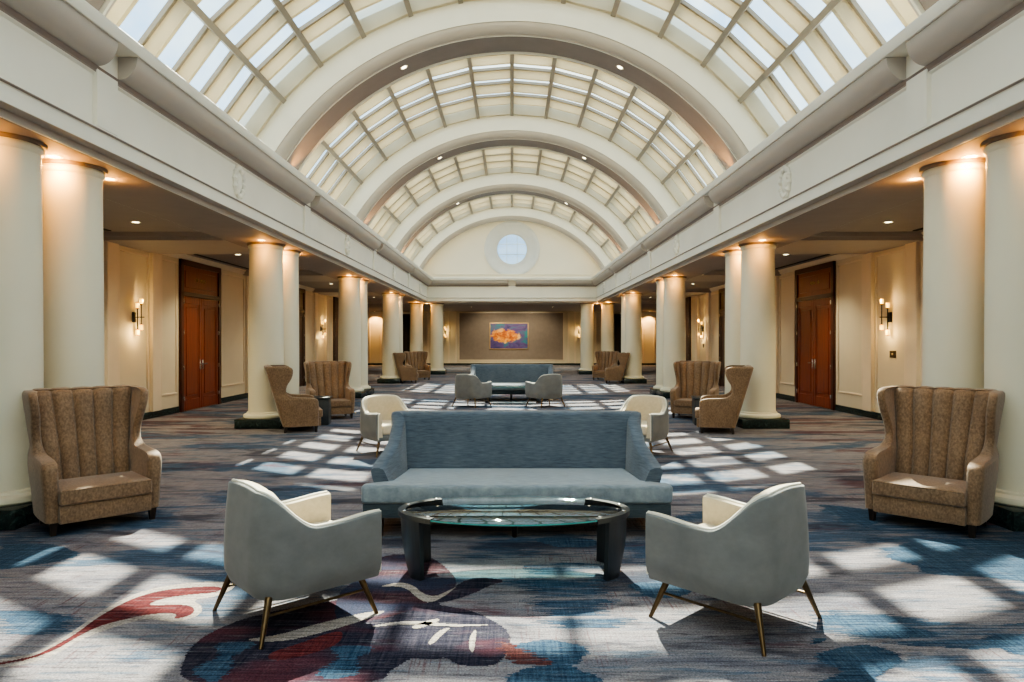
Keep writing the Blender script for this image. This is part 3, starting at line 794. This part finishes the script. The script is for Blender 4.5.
# brass plates on the right wall
t = thing('wall_plate', 'small brass plate on the right wall below the near sconce', 'wall plate', (WALLX, P[2] + .05, 1.34), PI / 2)
bm = B(); box(bm, -.11, .11, 0, .012, -.07, .07, .004, 1); obj('plate', bm, M['bronze'], t)
bm = B(); box(bm, -.03, .03, .011, .02, -.022, .022, .003, 1); obj('button', bm, M['brass'], t)
t = thing('wall_switch', 'small dark switch on the right wall below the far sconce', 'switch', (WALLX, P[4] + .1, 1.42), PI / 2)
bm = B(); box(bm, -.06, .06, 0, .012, -.08, .08, .004, 1); obj('plate', bm, M['blackmetal'], t)
bm = B(); box(bm, -.02, .02, .011, .022, -.035, .035, .003, 1); obj('rocker', bm, M['slate'], t)
for s, nm in ((-1, 'left'), (1, 'right')):
    for y0, y1, lab in ((10.6, 12.1, 'before the near sconce'), (15.4, 19.0, 'above the mahogany door')):
        bm = B(); xa, xb = sorted((s * 7.10, s * 7.18)); box(bm, xa, xb, y0, y1, CEILZ - .012, CEILZ + .002)
        o = tag(obj('air_slot', bm, M['void'], None, 0), 'long dark air slot in the %s aisle ceiling %s' % (nm, lab), 'air vent', 'ceiling air slots')

# medallions on the frieze
def make_medallion(label, loc, rz):
    t = thing('medallion', label, 'medallion', loc, rz, 'plaster wreath medallions on the frieze')   # local +Y out of the wall
    bm = B()
    rings = []
    for k in range(48):
        a = 2 * PI * k / 48; c = Vector((.155 * math.cos(a), .02, .205 * math.sin(a))); rad = Vector((math.cos(a), 0, math.sin(a)))
        rr =   .036 * (1 + .35 * math.sin(a * 12))
        rings.append([c + rad * rr * math.cos(2 * PI * j / 8) + Vector((0, 1, 0)) * rr * math.sin(2 * PI * j / 8) for j in range(8)])
    loft(bm, rings + [rings[0]], True, False)
    obj('wreath', bm, M['white'], t)
    bm = B()
    loft(bm, [[(r * .55 * math.cos(2 * PI * k / 24), y, r * math.sin(2 * PI * k / 24)) for k in range(24)] for r, y in ((.155, -.002), (.15, .022), (.11, .044), (.05, .056), (.001, .06))])
    obj('boss', bm, M['white'], t)
    bm = B(); box(bm, -.03, .03, 0, .03, -.27, -.22, .01, 1); box(bm, -.05, .05, 0, .035, .215, .25, .012, 1); obj('ribbon', bm, M['white'], t)
    return t
md0 = None
for s, nm in ((-1, 'left'), (1, 'right')):
    for k, lab in ((1, 'nearest'), (2, 'second'), (3, 'third'), (4, 'farthest')):
        L = 'white plaster wreath medallion on the %s frieze, %s of the row' % (nm, lab)
        loc = (s * 4.032, P[k] + BAY / 2, 3.93); rz = -PI / 2 if s < 0 else PI / 2
        if md0 is None: md0 = make_medallion(L, loc, rz)
        else: copy_thing(md0, loc, rz, L)

# painting
t = thing('painting', 'abstract painting of an orange cloud on purple and teal, on the far wall', 'painting', (-.2, HALLY - .03, 1.93))
bm = B()
for a, b, c, d in ((-1.30, 1.30, -.89, -.83), (-1.30, 1.30, .83, .89), (-1.30, -1.24, -.89, .89), (1.24, 1.30, -.89, .89)): box(bm, a, b, -.07, 0, c, d, .008, 1)
obj('frame', bm, plain('gilt frame', (.55, .38, .2), .35, .6), t)
bm = B(); box(bm, -1.245, 1.245, -.045, -.005, -.835, .835); obj('canvas', bm, M['painting'], t, 0)

# ------------------------------------------------------------------ furniture
def rotz_of(h): return math.atan2(-h[0], h[1])

def u_path(w, yb, yf, rc, n_side=14, n_corner=9, n_back=13):
    """plan U: front left -> back -> front right; returns (point, outward normal, kind, t)"""
    pts = []
    for i in range(n_side): t = i / (n_side); pts.append(((-w, yf + (yb + rc - yf) * t), (-1, 0), t))
    for i in range(n_corner):
        a = PI + PI / 2 * i / (n_corner - 1) if n_corner > 1 else PI
        pts.append(((-w + rc + rc * math.cos(a), yb + rc + rc * math.sin(a)), (math.cos(a), math.sin(a)), 1 + i / (n_corner - 1)))
    for i in range(1, n_back): t = i / n_back; pts.append(((-w + rc + (2 * w - 2 * rc) * t, yb), (0, -1), 2))
    L = pts[:n_side + n_corner]
    for (p, nn, t) in reversed(L): pts.append(((-p[0], p[1]), (-nn[0], nn[1]), t))
    return pts

# -- club armchair
def make_club(label, loc, rz, group):
    t = thing('club_armchair', label, 'armchair', loc, rz, group)
    W, YB, YF, RC = .352, -.345, .37, .19
    U = u_path(W, YB, YF, RC, 18, 10, 13)
    ys = [p[1] for p, n, k in U]
    def top(p, k):
        y = p[1]
        arm = .575 + .022 * sm((y - .05) / .3)
        s = sm((-.02 - y) / .33); v = arm + (.785 - arm) * s
        return v + .012 * (1 - (p[0] / .2) ** 2) if k >= 2 else v
    def ring(p, nn, k, off_out, off_in, zlo, ztop, lean, r=.012):
        # outer surface bellies; whole shell leans outwards with height
        pts = []
        z1 = ztop
        def at(off, z):
            f = (z - .2) / .6
            o = off + lean * f - .035 * sm((.30 - z) / .1) + .010 * math.sin(PI * min(1, f))
            return (p[0] + nn[0] * o, p[1] + nn[1] * o, z)
        for j in range(9): pts.append(at(off_out, zlo + (z1 - r - zlo) * j / 8))
        pts.append(at(off_out - r * .3, z1 - r * .3)); 
        pts.append(at((off_out + off_in) / 2, z1))
        pts.append(at(off_in + r * .3, z1 - r * .3))
        for j in range(5): pts.append(at(off_in, z1 - r - (z1 - r - zlo) * j / 4))
        return pts
    lean = lambda nn: -.022 * max(0, -nn[1]) - .008
    bm = B(); loft(bm, [ring(p, nn, k, 0, -.030, .21, top(p, k), lean(nn)) for p, nn, k in U]); sh = obj('outer_shell', bm, M['grey_suede'], t, 50)
    bm = B(); loft(bm, [ring(p, nn, k, -.0305, -.085, .27, top(p, k) + .004, lean(nn), .02) for p, nn, k in U]); obj('inner_lining', bm, M['cream_fab'], t, 50)
    pp = []
    for p, nn, k in U:
        z = top(p, k) + .001; f = (z - .2) / .6; o = -.026 + lean(nn) * f + .010 * math.sin(PI * min(1, f)); pp.append((p[0] + nn[0] * o, p[1] + nn[1] * o, z))
    first = (pp[0][0], pp[0][1] + .004, .24); last = (pp[-1][0], pp[-1][1] + .004, .24)
    bm = B(); tube(bm, pp, .011, 8); tube(bm, [first, (pp[0][0], pp[0][1] + .004, pp[0][2])], .009, 8); tube(bm, [last, (pp[-1][0], pp[-1][1] + .004, pp[-1][2])], .009, 8)
    obj('piping', bm, M['piping'], sh)
    # seat deck (grey) and cushion (cream)
    hx = .32
    deck = [(-hx + .0, .36), (-hx, -.2), (-.24, -.30), (.24, -.30), (hx, -.2), (hx, .36)]
    bm = B(); prism(bm, deck, .215, .30, .012, 2); obj('seat_deck', bm, M['grey_suede'], t)
    cu = [(-.272, .375), (-.272, -.16), (-.20, -.26), (.20, -.26), (.272, -.16), (.272, .375)]
    bm = B(); prism(bm, cu, .302, .435, .035, 4); obj('seat_cushion', bm, M['cream_fab'], t, 60)
    L = {}
    for sx in (-1, 1):
        for sy in (-1, 1):
            a = (sx * .27, sy * .27 - .0, .23); b = (sx * .345, sy * .345, 0.0)
            bm = B(); tube(bm, [a, tuple((Vector(a) + Vector(b)) / 2), b], .021, 12, .011); obj('leg', bm, M['bronze'], t)
            L[sx, sy] = Vector(a) + (Vector(b) - Vector(a)) * .38
    for sx in (-1, 1):
        bm = B(); tube(bm, [L[sx, -1], L[sx, 1]], .008, 8); obj('stretcher', bm, M['bronze'], t)
    return t
GA = 'grey and cream club armchairs'
ch = make_club('grey club armchair with cream lining, seen from behind, left foreground', (-1.28, 4.03, 0), rotz_of((.74, .67)), GA)
copy_thing(ch, (1.29, 3.95, 0), rotz_of((-.69, .72)), 'grey club armchair with cream lining, seen from behind, right foreground')
copy_thing(ch, (-1.78, 9.85, 0), rotz_of((.58, -.81)), 'cream-lined club armchair facing the camera, behind the left end of the front sofa')
copy_thing(ch, (1.84, 9.80, 0), rotz_of((-.58, -.81)), 'cream-lined club armchair facing the camera, behind the right end of the front sofa')
copy_thing(ch, (-.99, 16.70, 0), rotz_of((.50, .86)), 'small distant grey club armchair seen from behind, left of the far sofa table')
copy_thing(ch, (.82, 16.70, 0), rotz_of((-.50, .86)), 'small distant grey club armchair seen from behind, right of the far sofa table')

# -- sofa
def make_sofa(label, loc, rz, group):
    t = thing('sofa', label, 'sofa', loc, rz, group)      # local +Y = front
    W, YB, YF, RC = 1.135, -.40, .36, .10
    U = u_path(W, YB, YF, RC, 18, 7, 25)
    def top(p, k):
        if k >= 2: return .945
        y = p[1]; s = max(0, min(1, (YF - y) / (YF - (YB + .05))))
        return .555 + .39 * (.55 * s + .45 * s * s) + .03 * math.exp(-((s - .0) / .12) ** 2) * 0
    rings = []
    for p, nn, k in U:
        zt = top(p, k); back = max(0, -nn[1]); th = .115 + .05 * back
        flare = .075 * (1 - sm((YF - p[1]) / .45)) * abs(nn[0])
        def at(off, z):
            f = (z - .25) / .7
            o = off + (.10 * back) * f + flare * sm(f * 2) + .02 * abs(nn[0]) * (1 - f) * 0
            return (p[0] + nn[0] * o, p[1] + nn[1] * o, z)
        r = .035; pts = []
        for j in range(6): pts.append(at(0, .20 + (zt - r - .20) * j / 5))
        pts += [at(-.010, zt - .010), at(-.035, zt), at(-th + .04, zt), at(-th + .010, zt - .012)]
        for j in range(6): pts.append(at(-th - .05 * (j / 5), zt - r - (zt - r - .20) * j / 5))
        rings.append(pts)
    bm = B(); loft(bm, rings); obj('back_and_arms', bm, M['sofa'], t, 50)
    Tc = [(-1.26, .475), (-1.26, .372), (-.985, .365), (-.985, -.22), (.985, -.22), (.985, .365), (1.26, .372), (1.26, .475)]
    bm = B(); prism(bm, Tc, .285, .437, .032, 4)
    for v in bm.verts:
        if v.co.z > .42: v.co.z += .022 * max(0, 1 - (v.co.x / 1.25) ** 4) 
    obj('seat_cushion', bm, M['sofa_lit'], t, 60)
    bm = B(); prism(bm, [(-1.25, .45), (-1.25, -.38), (1.25, -.38), (1.25, .45)], .165, .283, .012, 2); obj('base_rail', bm, M['sofa_shaded'], t)
    for x, y in ((-1.12, .36), (0.02, .40), (1.12, .36), (-1.12, -.32), (1.12, -.32)):
        bm = B(); lathe(bm, [(.018, 0), (.020, .005), (.032, .165), (.032, .17)], 14, x, y); obj('leg', bm, M['darkleg'], t)
    return t
so = make_sofa('large blue grey upholstered sofa behind the front oval coffee table', (.04, 5.97, 0), PI, 'blue grey sofas')
copy_thing(so, (.0, 18.75, 0), PI, 'far blue grey sofa in front of the painting wall, behind two small armchairs')

# -- oval coffee table
def make_table(label, loc, rz, group):
    t = thing('coffee_table', label, 'coffee table', loc, rz, group)
    A_, B_ = .80, .415; ZT = .43
    el = lambda a, s=1.0: (A_ * s * math.cos(a), B_ * s * math.sin(a))
    def off(a, d):
        nx, ny = math.cos(a) / A_, math.sin(a) / B_; l = math.hypot(nx, ny); return (A_ * math.cos(a) - nx / l * d, B_ * math.sin(a) - ny / l * d)
    bm = B(); n = 96
    loft(bm, [[(*off(2 * PI * k / n, d), z) for k in range(n)] for d, z in ((.004, ZT - .014), (.0, ZT - .011), (.0, ZT - .003), (.004, ZT))])
    g = obj('glass_top', bm, M['tglass'], t, 40)
    bm = B(); loft(bm, [[(*off(2 * PI * k / n, d), z) for k in range(n)] for d, z in ((-.0015, ZT - .012), (-.0015, ZT - .002))], caps=False); obj('glass_edge', bm, M['tedge'], g)
    for c in (0, PI):
        # dark curved clamp band over each end of the glass
        sp = math.radians(47)
        bm = B(); rings = []
        for k in range(25):
            a = c - sp + 2 * sp * k / 24
            rings.append([(*off(a, d), z) for d, z in ((-.006, ZT - .03), (-.006, ZT + .004), (.045, ZT + .004), (.045, ZT - .002), (.008, ZT - .002), (.008, ZT - .03))])
        loft(bm, rings); band = obj('end_band', bm, M['table'], t)
        for k in range(4):
            a = c - sp * .92 + 2 * sp * .92 * k / 3
            x, y = off(a, .026); bm = B(); lathe(bm, [(.014, ZT + .003), (.014, ZT + .009), (.009, ZT + .013), (.0001, ZT + .0135)], 12, x, y); obj('bolt', bm, M['chrome'], band)
        for q in (-1, 1):
            a_in = math.radians(37)
            bm = B(); rings = []
            for k in range(15):
                f = k / 14; z = (ZT - .016) * (1 - f); a_out = math.radians(2 + 23 * f ** 1.1)
                ring = []
                m_ = 8
                dd = .010 + .02 * f
                for j in range(m_ + 1): a = c + q * (a_out + (a_in - a_out) * j / m_); ring.append((*off(a, dd), z))
                for j in range(m_, -1, -1): a = c + q * (a_out + (a_in - a_out) * j / m_); ring.append((*off(a, dd + .038), z))
                rings.append(ring)
            loft(bm, rings); obj('leg', bm, M['table'], t, 30)
    return t
ct = make_table('oval glass coffee table with black curved legs, in the foreground before the sofa', (.013, 4.77, 0), 0, 'oval glass coffee tables')
copy_thing(ct, (.02, 17.80, 0), 0, 'distant oval glass coffee table before the far sofa, between two armchairs')

# -- channel-backed wing settee
def make_wing(label, loc, rz, group):
    t = thing('wing_settee', label, 'wing chair', loc, rz, group)
    yb = lambda z: -.33 - .30 * (z - .12) / 1.04
    UF = [(.11, .60), (.50, .60), (.545, .595), (.575, .575), (.595, .53), (.604, .46), (.609, .36), (.614, .26), (.622, .18), (.64, .125), (.67, .085), (.72, .055), (.78, .055), (.84, .075), (.90, .115), (.96, .148), (1.02, .165), (1.08, .168), (1.12, .155), (1.145, .125), (1.158, .08)]
    WO = [(.11, .455), (.3, .465), (.5, .48), (.6, .475), (.68, .455), (.8, .465), (.95, .48), (1.1, .50), (1.16, .50)]
    TT = [(.11, .10), (.5, .115), (.6, .11), (.68, .075), (1.16, .065)]
    zs = [.11, .2, .3, .4, .47, .52, .55, .575, .59, .600, .604, .609, .614, .622, .632, .65, .68, .72, .76, .80, .85, .90, .95, 1.0, 1.05, 1.09, 1.12, 1.14, 1.152, 1.16]
    rings = []
    for i, z in enumerate(zs):
        shrink = 0 if z < 1.13 else .018 * ((z - 1.13) / .03) ** 2
        w = interp(WO, z) - shrink; th = interp(TT, z); b0 = yb(z) + shrink; tb = .10; fr = -.33 + interp(UF, z) - shrink
        rc = .07
        outer = []
        ns = 9
        for k in range(ns):
            f = k / (ns - 1); y = fr - .02 + (b0 + rc - fr + .02) * f
            # arms bow gently outwards
            outer.append((-w - .012 * math.sin(PI * f) * (1 if z < .6 else .3), y))
        for k in range(1, 5):
            a = PI + PI / 2 * k / 5; outer.append((-w + rc + rc * math.cos(a), b0 + rc + rc * math.sin(a)))
        for k in range(7): outer.append((-w + rc + (2 * w - 2 * rc) * k / 6, b0))
        outer += [(-x, y) for x, y in reversed(outer[:ns + 4])]
        inner = []
        wi = w - th
        for k in range(ns):
            f = k / (ns - 1); y = fr - .02 + (b0 + tb - fr + .02) * f
            inner.append((wi, y))
        for k in range(1, 10): inner.append((wi - 2 * wi * k / 10, b0 + tb))
        inner += [(-x, y) for x, y in reversed(inner[:ns])]
        tipL = [(-w + th * .25, fr), (-w + th * .75, fr)]
        tipR = [(w - th * .75, fr), (w - th * .25, fr)]
        # loop: outer L->R, right tip, inner R->L, left tip
        rings.append([(x, y, z) for x, y in outer + [(-p[0], p[1]) for p in tipL] + inner + list(reversed(tipL))])
    bm = B(); loft(bm, rings); sh = obj('shell', bm, M['leather'], t, 55)
    # five vertical channels on the inside back
    bm = B(); nx, nz = 60, 22; R_ = []
    for i in range(nz + 1):
        z = .33 + (1.172 - .33) * i / nz
        wi = interp(WO, min(z, 1.16)) - interp(TT, min(z, 1.16)) + .004
        row = []
        for j in range(nx + 1):
            s = j / nx
            ch_ = abs(math.sin(5 * PI * s)) ** .55
            endf = sm((1.185 - z) / .06)
            y = yb(z) + .098 + .012 * endf + .046 * ch_ * endf - .03 * (1 - endf)
            row.append(bm.verts.new((-wi + 2 * wi * s, y, z - (.010 * (1 - ch_) if i == nz else 0))))
        R_.append(row)
    for a, b in zip(R_, R_[1:]):
        for j in range(nx): bm.faces.new((a[j], a[j + 1], b[j + 1], b[j]))
    rear = [bm.verts.new((v.co.x, yb(1.16) + .03, 1.155)) for v in R_[-1]]
    for j in range(nx): bm.faces.new((R_[-1][j], R_[-1][j + 1], rear[j + 1], rear[j]))
    obj('channel_back', bm, M['leather'], t, 80)
    bm = B(); prism(bm, [(-.37, .345), (-.37, -.22), (.37, -.22), (.37, .345)], .252, .375, .022, 3)
    for v in bm.verts:
        if v.co.z > .36: v.co.z += .018 * max(0, 1 - (v.co.x / .4) ** 4)
    cu = obj('seat_cushion', bm, M['leather'], t, 60)
    bm = B(); tube(bm, [(-.365, .342, .372), (.365, .342, .372)], .006, 8); obj('piping', bm, M['leather'], cu)
    bm = B(); prism(bm, [(-.368, .315), (-.368, -.30), (.368, -.30), (.368, .315)], .10, .25, .010, 2); obj('base_rail', bm, M['leather'], t)
    for x, y in ((-.40, .225), (.40, .225), (-.38, -.27), (.38, -.27)):
        bm = B(); loft(bm, [[(x + a * h, y + b * h + dy, z) for a, b in ((-1, -1), (1, -1), (1, 1), (-1, 1))] for z, h, dy in ((0, .020, -.02 if y < 0 else 0), (.112, .030, 0))]); obj('leg', bm, M['darkleg'], t)
    for ch_o in t.children:
        for o_ in [ch_o] + list(ch_o.children):
            for v in o_.data.vertices: v.co.x *= .94
    return t
GW = 'brown channel-back wing settees'
ws = make_wing('brown channel-back wing settee by the nearest column, left foreground', (-3.66, 6.03, 0), rotz_of((.70, -.71)), GW)
copy_thing(ws, (3.64, 5.98, 0), rotz_of((-.71, -.70)), 'brown channel-back wing settee by the nearest column, right foreground')
copy_thing(ws, (-3.80, 12.30, 0), rotz_of((.93, .36)), 'brown wing settee seen from its side before the second left column pair')
copy_thing(ws, (-3.76, 14.17, 0), rotz_of((.42, -.90)), 'brown wing settee facing the camera behind the left dark side table')
copy_thing(ws, (3.62, 12.15, 0), rotz_of((-.95, .28)), 'brown wing settee seen from its side before the second right column pair')
copy_thing(ws, (3.80, 14.25, 0), rotz_of((-.42, -.90)), 'brown wing settee facing the camera behind the right dark side table')
copy_thing(ws, (-4.0, 26.2, 0), rotz_of((.93, .36)), 'small distant brown wing settee seen from its side by the fourth left columns')
copy_thing(ws, (-3.85, 28.1, 0), rotz_of((.42, -.90)), 'small distant brown wing settee facing the camera on the left, hindmost')
copy_thing(ws, (3.9, 26.1, 0), rotz_of((-.95, .28)), 'small distant brown wing settee seen from its side by the fourth right columns')
copy_thing(ws, (3.80, 28.1, 0), rotz_of((-.42, -.90)), 'small distant brown wing settee facing the camera on the right, hindmost')

# -- dark side tables between the settees
def make_side(label, loc, rz):
    t = thing('side_table', label, 'side table', loc, rz, 'dark slate side tables')
    bm = B(); prism(bm, [(-.21, -.21), (.21, -.21), (.21, .21), (-.21, .21)], .0, .49, .02, 3)
    body = obj('body', bm, M['slate'], t)
    bm = B(); prism(bm, [(-.235, -.235), (.235, -.235), (.235, .235), (-.235, .235)], .495, .53, .012, 2); obj('table_top', bm, M['slate'], t)
    bm = B(); box(bm, -.20, .20, -.20, .20, .485, .498); obj('shadow_gap', bm, M['void'], body, 0)
    return t
sd = make_side('dark slate side table between the two left wing settees', (-3.72, 13.14, 0), .15)
copy_thing(sd, (3.70, 13.12, 0), -.15, 'dark slate side table between the two right wing settees')

# ------------------------------------------------------------------ daylight
w = bpy.data.worlds.new('sky'); scene.world = w; w.use_nodes = True
nt = w.node_tree; bg = nt.nodes['Background']
tc = N(nt, 'ShaderNodeTexCoord'); mp = N(nt, 'ShaderNodeMapping'); mp.inputs['Scale'].default_value = (2.2, 2.2, 2.2)
nt.links.new(tc.outputs['Generated'], mp.inputs[0])
f = noise(nt, mp.outputs[0], 1.6, 7, .6, .5)
skyc = ramp(nt, f, [(.36, (.40, .60, .95)), (.54, (.72, .84, 1.0)), (.68, (1.0, 1.0, .99))])
nt.links.new(skyc, bg.inputs['Color']); bg.inputs['Strength'].default_value = 2.3

sun = bpy.data.lights.new('sun', 'SUN'); sun.energy = 19.0; sun.angle = math.radians(.7); sun.color = (1.0, .95, .86)
so_ = bpy.data.objects.new('sun', sun); C.objects.link(so_)
el = math.radians(47); d = Vector((.03, -math.cos(el), -math.sin(el)))
so_.rotation_euler = d.to_track_quat('-Z', 'Y').to_euler()

def portal(loc, sx, sy, rot):
    l = bpy.data.lights.new('portal', 'AREA'); l.shape = 'RECTANGLE'; l.size = sx; l.size_y = sy
    l.cycles.is_portal = True
    o = bpy.data.objects.new('sky_portal', l); o.location = loc; o.rotation_euler = rot; C.objects.link(o)
for k in range(-1, 5):
    yc = P[0] + BAY * (k + .5); portal((0, yc, 8.35), 11.0, 6.5, (0, 0, 0))
portal((0, REAR - .05, 6.5), 11.5, 3.8, (PI / 2, 0, 0))

# ------------------------------------------------------------------ camera
cam = bpy.data.cameras.new('camera'); cam.lens = 24.0; cam.sensor_width = 36.0; cam.clip_end = 200
co = bpy.data.objects.new('camera', cam); C.objects.link(co); co.location = (0, 0, 1.6); co.rotation_euler = (PI / 2, 0, 0)
scene.camera = co
scene.cycles.use_denoising = True
scene.cycles.max_bounces = 12; scene.cycles.diffuse_bounces = 6; scene.cycles.transparent_max_bounces = 24
scene.cycles.caustics_reflective = False; scene.cycles.caustics_refractive = False
scene.cycles.sample_clamp_indirect = 8
scene.view_settings.view_transform = 'AgX'
scene.view_settings.look = 'AgX - Medium High Contrast'
scene.view_settings.exposure = 0.33
scene.view_settings.use_white_balance = True
scene.view_settings.white_balance_temperature = 7000
scene.view_settings.white_balance_tint = -5
